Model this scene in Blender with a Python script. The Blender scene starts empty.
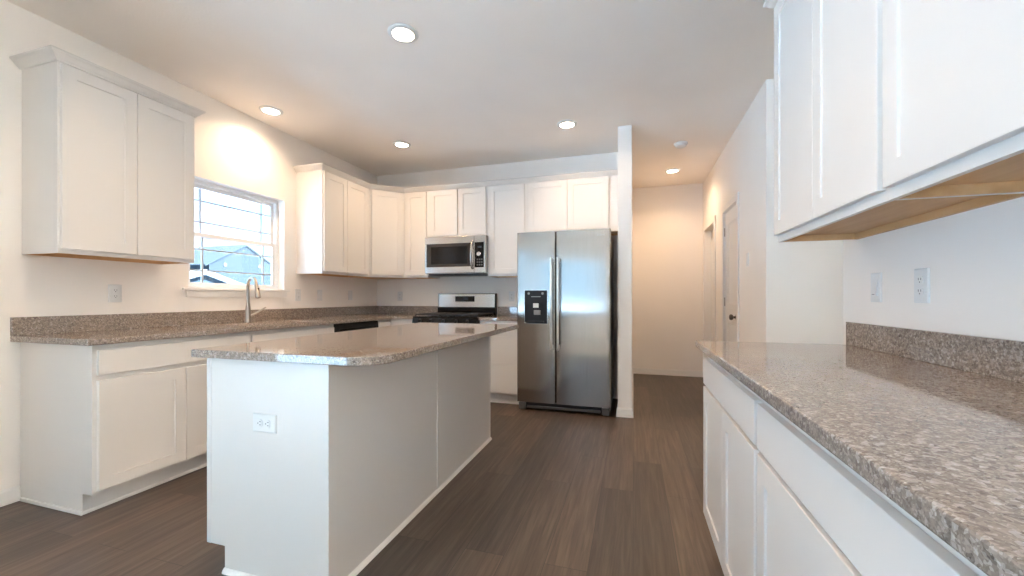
import bpy, bmesh, math
from mathutils import Vector, Matrix

# ------------------------------------------------------------------ camera, sky, exposure
sc = bpy.context.scene
COL = sc.collection
PI = math.pi

cam_d = bpy.data.cameras.new('camera')
cam = bpy.data.objects.new('camera', cam_d)
COL.objects.link(cam)
cam.location = (0, 0, 1.1248)
cam.rotation_euler = (PI / 2, 0, 0.292)
cam_d.sensor_width = 36
cam_d.lens = 402.99 / 1024 * 36
cam_d.shift_y = (297.57 - 288) / 1024
cam_d.clip_start = 0.02
sc.camera = cam

sc.view_settings.view_transform = 'Standard'
sc.view_settings.look = 'None'
sc.view_settings.gamma = 1
sc.view_settings.use_curve_mapping = False
sc.view_settings.exposure = 0.95

SKY = 2.1            # brightness of the overcast sky
SUN = 125.0           # sun added for its bounce; enters the made-up living room window on the right
LAMP = 4.8          # watts of every recessed lamp
LAMP_COLOR = (1.0, 0.70, 0.43)

w = bpy.data.worlds.new('sky')
sc.world = w
w.use_nodes = True
bg = w.node_tree.nodes['Background']
bg.inputs[0].default_value = (0.40, 0.70, 1.0, 1)
bg.inputs[1].default_value = SKY
sun_d = bpy.data.lights.new('sun', 'SUN')
sun_d.energy = SUN
sun_d.angle = 0.02
sun_d.color = (0.84, 0.93, 1.0)
sun = bpy.data.objects.new('sun', sun_d)
COL.objects.link(sun)
sun.location = (8, -1.7, 9)
sun.rotation_euler = (0, math.radians(40), 0)
sc.cycles.max_bounces = 10
sc.cycles.diffuse_bounces = 6
sc.cycles.sample_clamp_indirect = 60

# ------------------------------------------------------------------ measured places (metres)
L = -3.268      # left wall
D = 4.627       # back wall
H = 2.742       # ceiling
R = 0.935       # right wall
REAR = -3.2     # wall behind the camera
CT = 0.914      # worktop height
UF = -2.951     # carcass front of the left upper cabinets
BF = D - 0.3165 # carcass front of the back upper cabinets
UB, UT = 1.365, 2.405   # upper cabinet bottom / top

# ------------------------------------------------------------------ materials
def mat(name, col, rough=0.5, metal=0.0, spec=0.5):
    m = bpy.data.materials.new(name)
    m.use_nodes = True
    b = m.node_tree.nodes['Principled BSDF']
    b.inputs['Base Color'].default_value = (*col, 1)
    b.inputs['Roughness'].default_value = rough
    b.inputs['Metallic'].default_value = metal
    b.inputs['Specular IOR Level'].default_value = spec
    return m, m.node_tree, b

def lk(nt, a, ao, b, bi):
    nt.links.new(a.outputs[ao], b.inputs[bi])

def coords(nt, scale=(1, 1, 1), rot=(0, 0, 0)):
    g = nt.nodes.new('ShaderNodeNewGeometry')
    mp = nt.nodes.new('ShaderNodeMapping')
    mp.inputs['Scale'].default_value = scale
    mp.inputs['Rotation'].default_value = rot
    lk(nt, g, 'Position', mp, 'Vector')
    return mp

def noise(nt, mp, scale, detail=3, rough=0.5):
    n = nt.nodes.new('ShaderNodeTexNoise')
    n.inputs['Scale'].default_value = scale
    n.inputs['Detail'].default_value = detail
    n.inputs['Roughness'].default_value = rough
    lk(nt, mp, 'Vector', n, 'Vector')
    return n

def ramp(nt, stops):
    r = nt.nodes.new('ShaderNodeValToRGB')
    e = r.color_ramp.elements
    e[0].position, e[0].color = stops[0][0], (*stops[0][1], 1)
    e[1].position, e[1].color = stops[-1][0], (*stops[-1][1], 1)
    for p, c in stops[1:-1]:
        k = e.new(p)
        k.color = (*c, 1)
    return r

def bump(nt, src, out, b, strength, dist):
    k = nt.nodes.new('ShaderNodeBump')
    k.inputs['Strength'].default_value = strength
    k.inputs['Distance'].default_value = dist
    lk(nt, src, out, k, 'Height')
    lk(nt, k, 'Normal', b, 'Normal')

def painted(name, col, rough, scale=180, bstr=0.08, bdist=0.0006, var=0.02):
    m, nt, b = mat(name, col, rough)
    mp = coords(nt)
    n = noise(nt, mp, scale, 3)
    bump(nt, n, 'Fac', b, bstr, bdist)
    n2 = noise(nt, mp, 1.7, 2)
    r = ramp(nt, [(0.3, tuple(c * (1 - var) for c in col)), (0.7, tuple(min(1, c * (1 + var)) for c in col))])
    lk(nt, n2, 'Fac', r, 'Fac')
    lk(nt, r, 'Color', b, 'Base Color')
    return m

M_WALL = painted('wall_paint', (0.87, 0.82, 0.77), 0.75, 160, 0.15, 0.001)
M_CEIL = painted('ceiling_paint', (0.94, 0.88, 0.82), 0.9, 70, 0.35, 0.003)
M_TRIM = painted('trim_paint', (0.80, 0.77, 0.735), 0.4)
M_CAB = painted('cabinet_paint', (0.72, 0.685, 0.65), 0.32, 90, 0.04, 0.0004, 0.01)
M_PLASTIC = mat('white_plastic', (0.74, 0.74, 0.73), 0.3)[0]
M_PLATEDARK = mat('slot_dark', (0.05, 0.05, 0.05), 0.5)[0]
M_VINYL = mat('window_vinyl', (0.86, 0.87, 0.88), 0.35)[0]
M_GRILLE = mat('grille_grey', (0.42, 0.44, 0.47), 0.5)[0]
M_BRONZE = mat('dark_bronze', (0.10, 0.085, 0.075), 0.35, 0.9)[0]
M_HANDLE = mat('satin_handle', (0.78, 0.76, 0.74), 0.30, 1.0)[0]
M_BLACK = mat('black_gloss', (0.008, 0.008, 0.009), 0.12, 0.0, 0.3)[0]
M_BLACKM = mat('black_matte', (0.014, 0.014, 0.015), 0.45, 0.0, 0.3)[0]
M_IRON = mat('cast_iron', (0.02, 0.02, 0.02), 0.55)[0]
M_DARKGLASS = mat('dark_glass', (0.035, 0.032, 0.030), 0.06)[0]
M_GREYPL = mat('grey_plastic', (0.30, 0.30, 0.30), 0.4)[0]
M_DKGREY = mat('dark_grey_plastic', (0.10, 0.10, 0.10), 0.4)[0]
M_CASE = mat('fridge_case_paint', (0.36, 0.37, 0.38), 0.40, 0.2)[0]
M_NICKEL = mat('brushed_nickel', (0.43, 0.38, 0.33), 0.28, 1.0)[0]
M_SIDING = mat('blue_siding', (0.014, 0.0185, 0.023), 1.0, 0.0, 0.0)[0]
M_ROOF = mat('dark_shingles', (0.016, 0.021, 0.0255), 1.0, 0.0, 0.0)[0]
M_PALEROOF = mat('pale_roof', (0.10, 0.10, 0.105), 1.0, 0.0, 0.0)[0]
M_GROUND = mat('bounce_ground', (0.21, 0.285, 0.36), 0.9)[0]  # unseen ground, blue tint chosen to cool the daylight it reflects

def make_steel(name, col=(0.60, 0.60, 0.605), rough=0.24, aniso=0.75, axis='Z'):
    m, nt, b = mat(name, col, rough, 1.0)
    sc_ = (260, 260, 3) if axis == 'Z' else (3, 3, 260)
    mp = coords(nt, sc_)
    n = noise(nt, mp, 1.0, 3)
    r = ramp(nt, [(0.3, tuple(c * 0.94 for c in col)), (0.7, tuple(c * 1.04 for c in col))])
    lk(nt, n, 'Fac', r, 'Fac')
    lk(nt, r, 'Color', b, 'Base Color')
    bump(nt, n, 'Fac', b, 0.05, 0.0003)
    t = nt.nodes.new('ShaderNodeTangent')
    t.direction_type = 'RADIAL'
    t.axis = 'Z'
    lk(nt, t, 'Tangent', b, 'Tangent')
    b.inputs['Anisotropic'].default_value = aniso
    b.inputs['Anisotropic Rotation'].default_value = 0.0 if axis == 'Z' else 0.25
    return m
M_STEEL = make_steel('stainless_steel', (0.39, 0.36, 0.335), 0.16, 0.9, 'Z')
M_STEELH = make_steel('stainless_trim', (0.52, 0.50, 0.475), 0.22, 0.4, 'X')

def make_granite():
    m, nt, b = mat('speckled_granite', (0.4, 0.32, 0.26), 0.05)
    mp = coords(nt)
    # two sizes of crystals, each with a random tone, plus dark flecks
    v1 = nt.nodes.new('ShaderNodeTexVoronoi'); v1.inputs['Scale'].default_value = 135
    v2 = nt.nodes.new('ShaderNodeTexVoronoi'); v2.inputs['Scale'].default_value = 330
    wob = noise(nt, mp, 60, 2)
    ad = nt.nodes.new('ShaderNodeMixRGB'); ad.blend_type = 'ADD'; ad.inputs[0].default_value = 0.010
    lk(nt, mp, 'Vector', ad, 1); lk(nt, wob, 'Color', ad, 2)
    lk(nt, ad, 'Color', v1, 'Vector'); lk(nt, ad, 'Color', v2, 'Vector')
    r1 = ramp(nt, [(0.0, (0.045, 0.036, 0.030)), (0.14, (0.14, 0.11, 0.09)), (0.42, (0.27, 0.215, 0.175)),
                   (0.70, (0.35, 0.285, 0.24)), (0.86, (0.50, 0.43, 0.38)), (1.0, (0.68, 0.63, 0.58))])
    r2 = ramp(nt, [(0.0, (0.06, 0.05, 0.042)), (0.28, (0.21, 0.17, 0.14)), (0.75, (0.33, 0.27, 0.23)), (1.0, (0.62, 0.57, 0.52))])
    s1 = nt.nodes.new('ShaderNodeSeparateColor'); lk(nt, v1, 'Color', s1, 'Color')
    s2 = nt.nodes.new('ShaderNodeSeparateColor'); lk(nt, v2, 'Color', s2, 'Color')
    lk(nt, s1, 'Red', r1, 'Fac'); lk(nt, s2, 'Red', r2, 'Fac')
    mx = nt.nodes.new('ShaderNodeMixRGB'); mx.inputs[0].default_value = 0.5
    lk(nt, r1, 'Color', mx, 1); lk(nt, r2, 'Color', mx, 2)
    soft = nt.nodes.new('ShaderNodeMixRGB'); soft.inputs[0].default_value = 0.22
    soft.inputs[2].default_value = (0.30, 0.25, 0.215, 1)
    lk(nt, mx, 'Color', soft, 1)
    lk(nt, soft, 'Color', b, 'Base Color')
    return m
M_GRANITE = make_granite()

def make_planks():
    m, nt, b = mat('vinyl_planks', (0.12, 0.09, 0.07), 0.38)
    mp = coords(nt, (1, 1, 1), (0, 0, PI / 2))
    br = nt.nodes.new('ShaderNodeTexBrick')
    br.offset = 0.37
    br.inputs['Color1'].default_value = (0, 0, 0, 1)
    br.inputs['Color2'].default_value = (1, 1, 1, 1)
    br.inputs['Mortar'].default_value = (0.0, 0.0, 0.0, 1)
    br.inputs['Scale'].default_value = 1.0
    br.inputs['Mortar Size'].default_value = 0.0012
    br.inputs['Brick Width'].default_value = 1.22
    br.inputs['Row Height'].default_value = 0.18
    lk(nt, mp, 'Vector', br, 'Vector')
    # grain: long streaks, shifted per plank
    mg = coords(nt, (42, 2.0, 1))
    addv = nt.nodes.new('ShaderNodeMixRGB'); addv.blend_type = 'ADD'; addv.inputs[0].default_value = 7.0
    lk(nt, mg, 'Vector', addv, 1); lk(nt, br, 'Color', addv, 2)
    g1 = nt.nodes.new('ShaderNodeTexNoise'); g1.inputs['Scale'].default_value = 1.0; g1.inputs['Detail'].default_value = 6; g1.inputs['Roughness'].default_value = 0.65
    g1.inputs['Distortion'].default_value = 0.6
    lk(nt, addv, 'Color', g1, 'Vector')
    rg = ramp(nt, [(0.28, (0.046, 0.033, 0.026)), (0.5, (0.083, 0.061, 0.048)), (0.72, (0.130, 0.099, 0.079))])
    lk(nt, g1, 'Fac', rg, 'Fac')
    rp = ramp(nt, [(0.0, (0.72, 0.72, 0.73)), (1.0, (1.30, 1.23, 1.16))])
    lk(nt, br, 'Color', rp, 'Fac')
    mu = nt.nodes.new('ShaderNodeMixRGB'); mu.blend_type = 'MULTIPLY'; mu.inputs[0].default_value = 1
    lk(nt, rg, 'Color', mu, 1); lk(nt, rp, 'Color', mu, 2)
    seam = nt.nodes.new('ShaderNodeMixRGB')
    lk(nt, br, 'Fac', seam, 0); lk(nt, mu, 'Color', seam, 1)
    seam.inputs[2].default_value = (0.035, 0.028, 0.024, 1)
    lk(nt, seam, 'Color', b, 'Base Color')
    bump(nt, g1, 'Fac', b, 0.12, 0.001)
    return m
M_FLOOR = make_planks()

def make_birch():
    m, nt, b = mat('birch_ply', (0.55, 0.36, 0.2), 0.5)
    mp = coords(nt, (14, 1.2, 14))
    n = noise(nt, mp, 1.5, 4)
    r = ramp(nt, [(0.3, (0.56, 0.32, 0.14)), (0.7, (0.68, 0.42, 0.21))])
    lk(nt, n, 'Fac', r, 'Fac'); lk(nt, r, 'Color', b, 'Base Color')
    return m
M_BIRCH = make_birch()

def make_glass():
    m = bpy.data.materials.new('window_glass')
    m.use_nodes = True
    nt = m.node_tree
    nt.nodes.remove(nt.nodes['Principled BSDF'])
    o = nt.nodes['Material Output']
    t = nt.nodes.new('ShaderNodeBsdfTransparent'); t.inputs[0].default_value = (0.95, 0.97, 0.98, 1)
    g = nt.nodes.new('ShaderNodeBsdfGlossy'); g.inputs['Roughness'].default_value = 0.02
    x = nt.nodes.new('ShaderNodeMixShader')
    x.inputs[0].default_value = 0.05
    lk(nt, t, 0, x, 1); lk(nt, g, 0, x, 2); lk(nt, x, 0, o, 0)
    return m
M_GLASS = make_glass()
M_BOUNCE_CARPET = painted('bounce_carpet', (0.74, 0.665, 0.58), 0.95, 220, 0.6, 0.006, 0.04)  # unseen floor covering, kept pale to throw sunlight upward

def make_emit(name, col, s):
    m, nt, b = mat(name, (0.9, 0.9, 0.9), 0.5)
    b.inputs['Emission Color'].default_value = (*col, 1)
    b.inputs['Emission Strength'].default_value = s
    return m
M_LENS = make_emit('lamp_lens', (1.0, 0.86, 0.70), 14)
M_LED = mat('dim_display', (0.06, 0.08, 0.10), 0.15)[0]

# ------------------------------------------------------------------ mesh builder
class MB:
    def __init__(self):
        self.bm = bmesh.new()
    def box(self, x0, x1, y0, y1, z0, z1):
        v = [self.bm.verts.new(p) for p in ((x0, y0, z0), (x1, y0, z0), (x1, y1, z0), (x0, y1, z0),
                                            (x0, y0, z1), (x1, y0, z1), (x1, y1, z1), (x0, y1, z1))]
        for f in ((3, 2, 1, 0), (4, 5, 6, 7), (0, 1, 5, 4), (1, 2, 6, 5), (2, 3, 7, 6), (3, 0, 4, 7)):
            self.bm.faces.new([v[i] for i in f])
        return self
    def prism(self, pts, z0, z1, axis='z'):
        """extrude a polygon; axis is the extrusion direction"""
        def P(a, b, c):
            return {'z': (a, b, c), 'x': (c, a, b), 'y': (a, c, b)}[axis]
        lo = [self.bm.verts.new(P(a, b, z0)) for a, b in pts]
        hi = [self.bm.verts.new(P(a, b, z1)) for a, b in pts]
        n = len(pts)
        self.bm.faces.new(lo[::-1]); self.bm.faces.new(hi)
        for i in range(n):
            self.bm.faces.new((lo[i], lo[(i + 1) % n], hi[(i + 1) % n], hi[i]))
        return self
    def lathe(self, prof, centre=(0, 0, 0), axis='z', n=32):
        """prof: list of (radius, height) along the axis"""
        rings = []
        for r, h in prof:
            ring = []
            for k in range(n):
                a = 2 * PI * k / n
                p = (r * math.cos(a), r * math.sin(a), h)
                if axis == 'x': p = (p[2], p[0], p[1])
                if axis == 'y': p = (p[0], p[2], p[1])
                ring.append(self.bm.verts.new(Vector(p) + Vector(centre)))
            rings.append(ring)
        for a, b in zip(rings, rings[1:]):
            for k in range(n):
                self.bm.faces.new((a[k], a[(k + 1) % n], b[(k + 1) % n], b[k]))
        self.bm.faces.new(rings[0][::-1]); self.bm.faces.new(rings[-1])
        return self
    def tube(self, pts, rad, n=14, flat=None):
        """round tube along points; rad is a number or a list"""
        pts = [Vector(p) for p in pts]
        rad = rad if isinstance(rad, (list, tuple)) else [rad] * len(pts)
        up = Vector((0, 0, 1))
        rings = []
        for i, p in enumerate(pts):
            t = (pts[min(i + 1, len(pts) - 1)] - pts[max(i - 1, 0)]).normalized()
            a = t.cross(up)
            if a.length < 0.05:
                a = t.cross(Vector((0, 1, 0)) if i == 0 or not rings else Vector((0, 1, 0)))
            a.normalize()
            if rings and a.dot(last) < 0: a = -a
            last = a
            b = t.cross(a)
            rings.append([self.bm.verts.new(p + (a * math.cos(2 * PI * k / n) + b * math.sin(2 * PI * k / n)) * rad[i]) for k in range(n)])
        for a, b in zip(rings, rings[1:]):
            for k in range(n):
                self.bm.faces.new((a[k], a[(k + 1) % n], b[(k + 1) % n], b[k]))
        self.bm.faces.new(rings[0][::-1]); self.bm.faces.new(rings[-1])
        return self
    def grid(self, us, vs, holes, c0, c1, plane):
        """solid of a grid of cells minus holes (cell index pairs); plane 'xy','yz','xz' gives u,v; c is the remaining axis"""
        def P(u, v, c):
            return {'xy': (u, v, c), 'yz': (c, u, v), 'xz': (u, c, v)}[plane]
        vt = {}
        def V(i, j, k):
            if (i, j, k) not in vt:
                vt[(i, j, k)] = self.bm.verts.new(P(us[i], vs[j], (c0, c1)[k]))
            return vt[(i, j, k)]
        nu, nv = len(us) - 1, len(vs) - 1
        full = lambda i, j: 0 <= i < nu and 0 <= j < nv and (i, j) not in holes
        for i in range(nu):
            for j in range(nv):
                if not full(i, j): continue
                self.bm.faces.new((V(i, j, 1), V(i + 1, j, 1), V(i + 1, j + 1, 1), V(i, j + 1, 1)))
                self.bm.faces.new((V(i, j + 1, 0), V(i + 1, j + 1, 0), V(i + 1, j, 0), V(i, j, 0)))
                if not full(i, j - 1): self.bm.faces.new((V(i, j, 0), V(i + 1, j, 0), V(i + 1, j, 1), V(i, j, 1)))
                if not full(i, j + 1): self.bm.faces.new((V(i, j + 1, 1), V(i + 1, j + 1, 1), V(i + 1, j + 1, 0), V(i, j + 1, 0)))
                if not full(i - 1, j): self.bm.faces.new((V(i, j, 1), V(i, j + 1, 1), V(i, j + 1, 0), V(i, j, 0)))
                if not full(i + 1, j): self.bm.faces.new((V(i + 1, j, 0), V(i + 1, j + 1, 0), V(i + 1, j + 1, 1), V(i + 1, j, 1)))
        return self
    def sweep(self, pts, miters, prof, z0):
        """profile (out, up) swept along plan points with given mitre vectors"""
        rings = [[self.bm.verts.new((p[0] + m[0] * o, p[1] + m[1] * o, z0 + u)) for o, u in prof] for p, m in zip(pts, miters)]
        n = len(prof)
        for a, b in zip(rings, rings[1:]):
            for k in range(n):
                self.bm.faces.new((a[k], a[(k + 1) % n], b[(k + 1) % n], b[k]))
        self.bm.faces.new(rings[0][::-1]); self.bm.faces.new(rings[-1])
        return self
    def shaker(self, x0, x1, z0, z1, yb=0.0, t=0.019, fr=0.060, rec=0.0065):
        """door lying in local x-z, front toward -y, with a recessed flat centre panel"""
        yf = yb - t
        O = [(x0, z0), (x1, z0), (x1, z1), (x0, z1)]
        I = [(x0 + fr, z0 + fr), (x1 - fr, z0 + fr), (x1 - fr, z1 - fr), (x0 + fr, z1 - fr)]
        e = 0.0012
        J = [(x0 + fr + e, z0 + fr + e), (x1 - fr - e, z0 + fr + e), (x1 - fr - e, z1 - fr - e), (x0 + fr + e, z1 - fr - e)]
        c = 0.0015
        C = [(x0 + c, z0 + c), (x1 - c, z0 + c), (x1 - c, z1 - c), (x0 + c, z1 - c)]
        nv = self.bm.verts.new
        b = [nv((x, yb, z)) for x, z in O]
        s = [nv((x, yf + c, z)) for x, z in O]
        o = [nv((x, yf, z)) for x, z in C]
        i = [nv((x, yf, z)) for x, z in I]
        j = [nv((x, yf + rec, z)) for x, z in J]
        self.bm.faces.new(b[::-1])
        for a, d in ((b, s), (s, o), (o, i), (i, j)):
            for k in range(4):
                self.bm.faces.new((a[k], a[(k + 1) % 4], d[(k + 1) % 4], d[k]))
        self.bm.faces.new(j)
        return self
    def build(self, name, material, parent=None, bevel=0.0, smooth=False, local=True, segs=2):
        bmesh.ops.recalc_face_normals(self.bm, faces=self.bm.faces)
        if parent is not None and not local:
            self.bm.transform(pmat(parent).inverted())
        me = bpy.data.meshes.new(name)
        if smooth:
            for f in self.bm.faces: f.smooth = True
        self.bm.to_mesh(me)
        self.bm.free()
        me.materials.append(material)
        o = bpy.data.objects.new(name, me)
        COL.objects.link(o)
        if parent is not None: o.parent = parent
        if bevel:
            md = o.modifiers.new('edge', 'BEVEL')
            md.width = bevel; md.segments = segs; md.limit_method = 'ANGLE'; md.angle_limit = math.radians(40)
            md.harden_normals = False
        if smooth:
            try:
                me.set_sharp_from_angle(angle=math.radians(40))
            except Exception:
                pass
        return o

def pmat(o):
    m = Matrix.Translation(o.location) @ o.rotation_euler.to_matrix().to_4x4()
    return (pmat(o.parent) @ m) if o.parent else m

def tag(o, label, cat, group=None, kind=None):
    o['label'] = label; o['category'] = cat
    if group: o['group'] = group
    if kind: o['kind'] = kind
    return o

def thing(name, label, cat, loc=(0, 0, 0), rz=0.0, group=None, kind=None):
    o = bpy.data.objects.new(name, None)
    COL.objects.link(o)
    o.empty_display_size = 0.1
    o.location = loc
    o.rotation_euler = (0, 0, rz)
    return tag(o, label, cat, group, kind)

def structure(name, mb, material, label, cat, bevel=0.0):
    return tag(mb.build(name, material, None, bevel), label, cat, None, 'structure')

def copy_tree(o, parent=None):
    c = o.copy()
    COL.objects.link(c)
    c.parent = parent
    for ch in [k for k in bpy.data.objects if k.parent == o]:
        copy_tree(ch, c)
    return c

# ------------------------------------------------------------------ room shell
T = 0.12
TL = 0.165      # outer wall
XL2 = -2.92     # left wall of the room behind the camera
XE = 6.2        # far side of the added living room to the right
YRN = -0.10     # near end of the right wall, behind the camera
YF = 6.24       # end wall of the hallway
YS = 3.404      # side passage far wall
YR = 2.238      # free end of the right wall
XH = 0.945      # hallway right wall
XP0, XP1, YP = -0.139, -0.012, 3.94   # partition beside the refrigerator
WY0, WY1, WZ0, WZ1 = 2.245, 3.133, 1.20, 2.072   # kitchen window opening
RX0, RX1, RZ0, RZ1 = -2.50, -0.55, 0.66, 2.22   # garden door opening behind the camera

structure('floor', MB().box(L - TL, XE, REAR - T, YF + T, -0.1, 0), M_FLOOR, 'brown-grey wood plank floor running through kitchen and hallway', 'floor')
structure('floor_bounce_carpet', MB().grid([XL2, R + T, XE], [REAR, -0.15, YS], {(0, 1)}, 0, 0.012, 'xy'), M_BOUNCE_CARPET, 'unseen pale carpet added to bounce daylight onto the ceiling', 'carpet')  # made-up reflector: sunlit floor that brightens the ceiling
structure('ceiling', MB().box(L - TL, XE, REAR - T, YF + T, H, H + 0.1), M_CEIL, 'flat off-white ceiling over the kitchen and hallway', 'ceiling')
structure('wall_left', MB().grid([0.75, WY0, WY1, D + T], [0, WZ0, WZ1, H], {(1, 1)}, L - TL, L, 'yz'), M_WALL, 'pale left kitchen wall with the window above the sink', 'wall')
LY0, LY1, LZ1 = -2.7, -0.3, 2.35       # patio door beside the camera
structure('wall_left_front', MB().grid([REAR, LY0, LY1, 0.75], [0, 0.06, LZ1, H], {(1, 1)}, XL2 - T, XL2, 'yz'), M_WALL, 'pale left wall nearer than the first cabinet', 'wall')
structure('wall_left_return', MB().box(L - TL, XL2 - T, 0.63, 0.75, 0, H), M_WALL, 'short wall return at the open end of the left wall', 'wall')
structure('wall_back', MB().box(L, XP0, D, D + T, 0, H), M_WALL, 'pale back kitchen wall behind range and refrigerator', 'wall')
structure('wall_partition', MB().box(XP0, XP1, YP, YF, 0, H), M_WALL, 'narrow white wall end standing beside the refrigerator', 'wall')
structure('wall_hall_end', MB().box(XP1, XE, YF, YF + T, 0, H), M_WALL, 'warmly lit wall closing the end of the hallway', 'wall')
QY0, QY1, QZ0, QZ1 = -2.9, -0.5, 0.10, 2.45   # added glazing that lets sun into the unseen living room
structure('wall_right', MB().box(R, R + T, YRN, YR, 0, H), M_WALL, 'right kitchen wall behind the near worktop', 'wall')
DY0, DY1, DZ = 4.255, 4.85, 2.045      # closet door opening
OY0, OY1, OZ = 5.36, 6.06, 2.045       # open doorway
structure('wall_hall_right', MB().grid([YS, DY0, DY1, OY0, OY1, YF], [0, DZ, H], {(1, 0), (3, 0)}, XH, XH + T, 'yz'), M_WALL, 'right hallway wall holding the two white doors', 'wall')
structure('wall_passage', MB().box(XH + T, XE, YS, YS + T, 0, H), M_WALL, 'pale wall facing the camera beyond the right worktop', 'wall')
structure('wall_added_living', MB().grid([REAR - T, QY0, QY1, YF], [0, QZ0, QZ1, H], {(1, 1)}, XE, XE + T, 'yz'), M_WALL, 'unseen window wall of the living room added for daylight', 'wall')  # out of view, put in to hold the added window
structure('wall_light_block', MB().box(1.95, XE, 1.15, 1.15 + T, 0, H), M_WALL, 'unseen wall added to keep living room light off the passage', 'wall')  # out of view, blocks bounced sun from the passage wall
structure('wall_closet', MB().box(XH + T, XE, 5.0, 5.0 + T, 0, H), M_WALL, 'wall between the closet and the last room off the hallway', 'wall')
structure('wall_rear', MB().grid([XL2 - T, RX0, RX1, XE], [0, RZ0, RZ1, H], {(1, 1)}, REAR - T, REAR, 'xz'), M_WALL, 'wall behind the camera with the wide glazed opening', 'wall')

def baseboard(name, pts, label):
    """pts run so that the room lies on the right-hand side"""
    prof = [(0, 0), (0.016, 0), (0.016, 0.012), (0.011, 0.022), (0.011, 0.070), (0.005, 0.083), (0, 0.083)]
    mit = mitres(pts)
    structure(name, MB().sweep(pts, mit, prof, 0), M_TRIM, label, 'baseboard')

def mitres(pts):
    ns = []
    for a, b in zip(pts, pts[1:]):
        d = Vector((b[0] - a[0], b[1] - a[1])).normalized()
        ns.append(Vector((d.y, -d.x)))
    out = [ns[0]]
    for a, b in zip(ns, ns[1:]):
        m = (a + b)
        out.append(m / (1 + a.dot(b)))
    out.append(ns[-1])
    return out

baseboard('baseboard_left', [(L, 0.751), (L, 1.357)], 'short white baseboard left of the base cabinets')
baseboard('baseboard_partition', [(XP0, 4.30), (XP0, YP), (XP1, YP), (XP1, YF)][::-1][::-1], 'white baseboard wrapping the wall end beside the refrigerator')
baseboard('baseboard_hall_end', [(XP1, YF), (XH, YF)], 'white baseboard along the hallway end wall')
baseboard('baseboard_hall_right', [(XH, DY0 - 0.062), (XH, YS), (XE, YS)], 'white baseboard around the hallway corner')
baseboard('baseboard_hall', [(XH, OY0 - 0.062), (XH, DY1 + 0.062)], 'white baseboard between the two hallway doors')

# kitchen window -------------------------------------------------------
win = thing('window_1', 'white vinyl kitchen window with thin grilles above the sink', 'window', (L, 2.706, WZ0), 0, None, 'structure')
def lwin(mb, name, m, p=win, **k): return mb.build(name, m, p, local=False, **k)
XO, XI = L - 0.128, L - 0.072
lwin(MB().grid([WY0, WY0 + 0.034, WY1 - 0.034, WY1], [WZ0, WZ0 + 0.03, WZ1 - 0.03, WZ1], {(1, 1)}, XO, XI, 'yz'), 'window_frame', M_VINYL, bevel=0.003)
ZM = 1.632
def sash(name, y0, y1, z0, z1, xa, xb, rail):
    s = lwin(MB().grid([y0, y0 + rail, y1 - rail, y1], [z0, z0 + rail, z1 - rail, z1], {(1, 1)}, xa, xb, 'yz'), name, M_VINYL, bevel=0.003)
    gy0, gy1, gz0, gz1 = y0 + rail, y1 - rail, z0 + rail, z1 - rail
    xc = (xa + xb) / 2
    MB().box(xc - 0.004, xc + 0.004, gy0 - 0.005, gy1 + 0.005, gz0 - 0.005, gz1 + 0.005).build('pane', M_GLASS, s, local=False)
    g = MB()
    hh = gz1 - gz0
    for z in (gz0 + 0.098, gz1 - 0.098):
        g.box(xc - 0.0075, xc + 0.0075, gy0, gy1, z - 0.006, z + 0.006)
    for y in (gy0 + 0.098, gy1 - 0.098):
        g.box(xc - 0.008, xc + 0.008, y - 0.006, y + 0.006, gz0, gz1)
    g.build('grille', M_GRILLE, s, local=False)
sash('upper_sash', WY0 + 0.031, WY1 - 0.031, ZM - 0.026, WZ1 - 0.028, L - 0.122, L - 0.100, 0.035)
sash('lower_sash', WY0 + 0.031, WY1 - 0.031, WZ0 + 0.010, ZM + 0.016, L - 0.097, L - 0.075, 0.035)
MB().box(L - 0.0755, L + 0.025, WY0 - 0.045, WY1 + 0.045, WZ0 - 0.018, WZ0 + 0.001).build('sill', M_TRIM, win, bevel=0.004, local=False)
MB().box(L, L + 0.014, WY0 - 0.02, WY1 + 0.02, WZ0 - 0.072, WZ0 - 0.018).build('apron', M_TRIM, win, bevel=0.003, local=False)

# glazed opening behind the camera: the daylight source ----------------
gd = thing('window_2', 'wide glazed garden doors behind the camera', 'window', (-1.45, REAR, RZ0), 0, None, 'structure')
xm = (RX0 + RX1) / 2
MB().grid([RX0, RX0 + 0.07, xm - 0.05, xm + 0.05, RX1 - 0.07, RX1], [RZ0, RZ0 + 0.09, RZ1 - 0.08, RZ1], {(1, 1), (3, 1)}, REAR - 0.09, REAR - 0.03, 'xz').build('window_frame', M_VINYL, gd, local=False)
MB().box(RX0 + 0.06, RX1 - 0.06, REAR - 0.064, REAR - 0.056, RZ0 + 0.08, RZ1 - 0.07).build('pane', M_GLASS, gd, local=False)
pl = bpy.data.lights.new('sky_portal', 'AREA')
pl.shape = 'RECTANGLE'; pl.size = RX1 - RX0; pl.size_y = RZ1 - RZ0
pl.cycles.is_portal = True
po = bpy.data.objects.new('sky_portal', pl); COL.objects.link(po)
po.location = (xm, REAR - 0.10, (RZ0 + RZ1) / 2); po.rotation_euler = (PI / 2, 0, PI)
pdw = thing('window_3', 'glazed patio door in the left wall beside the camera', 'window', (XL2, (LY0 + LY1) / 2, 0), 0, None, 'structure')
ym = (LY0 + LY1) / 2
MB().grid([LY0, LY0 + 0.07, ym - 0.05, ym + 0.05, LY1 - 0.07, LY1], [0.06, 0.15, LZ1 - 0.08, LZ1], {(1, 1), (3, 1)}, XL2 - 0.09, XL2 - 0.03, 'yz').build('window_frame', M_VINYL, pdw, local=False)
MB().box(XL2 - 0.064, XL2 - 0.056, LY0 + 0.06, LY1 - 0.06, 0.14, LZ1 - 0.07).build('pane', M_GLASS, pdw, local=False)
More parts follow.
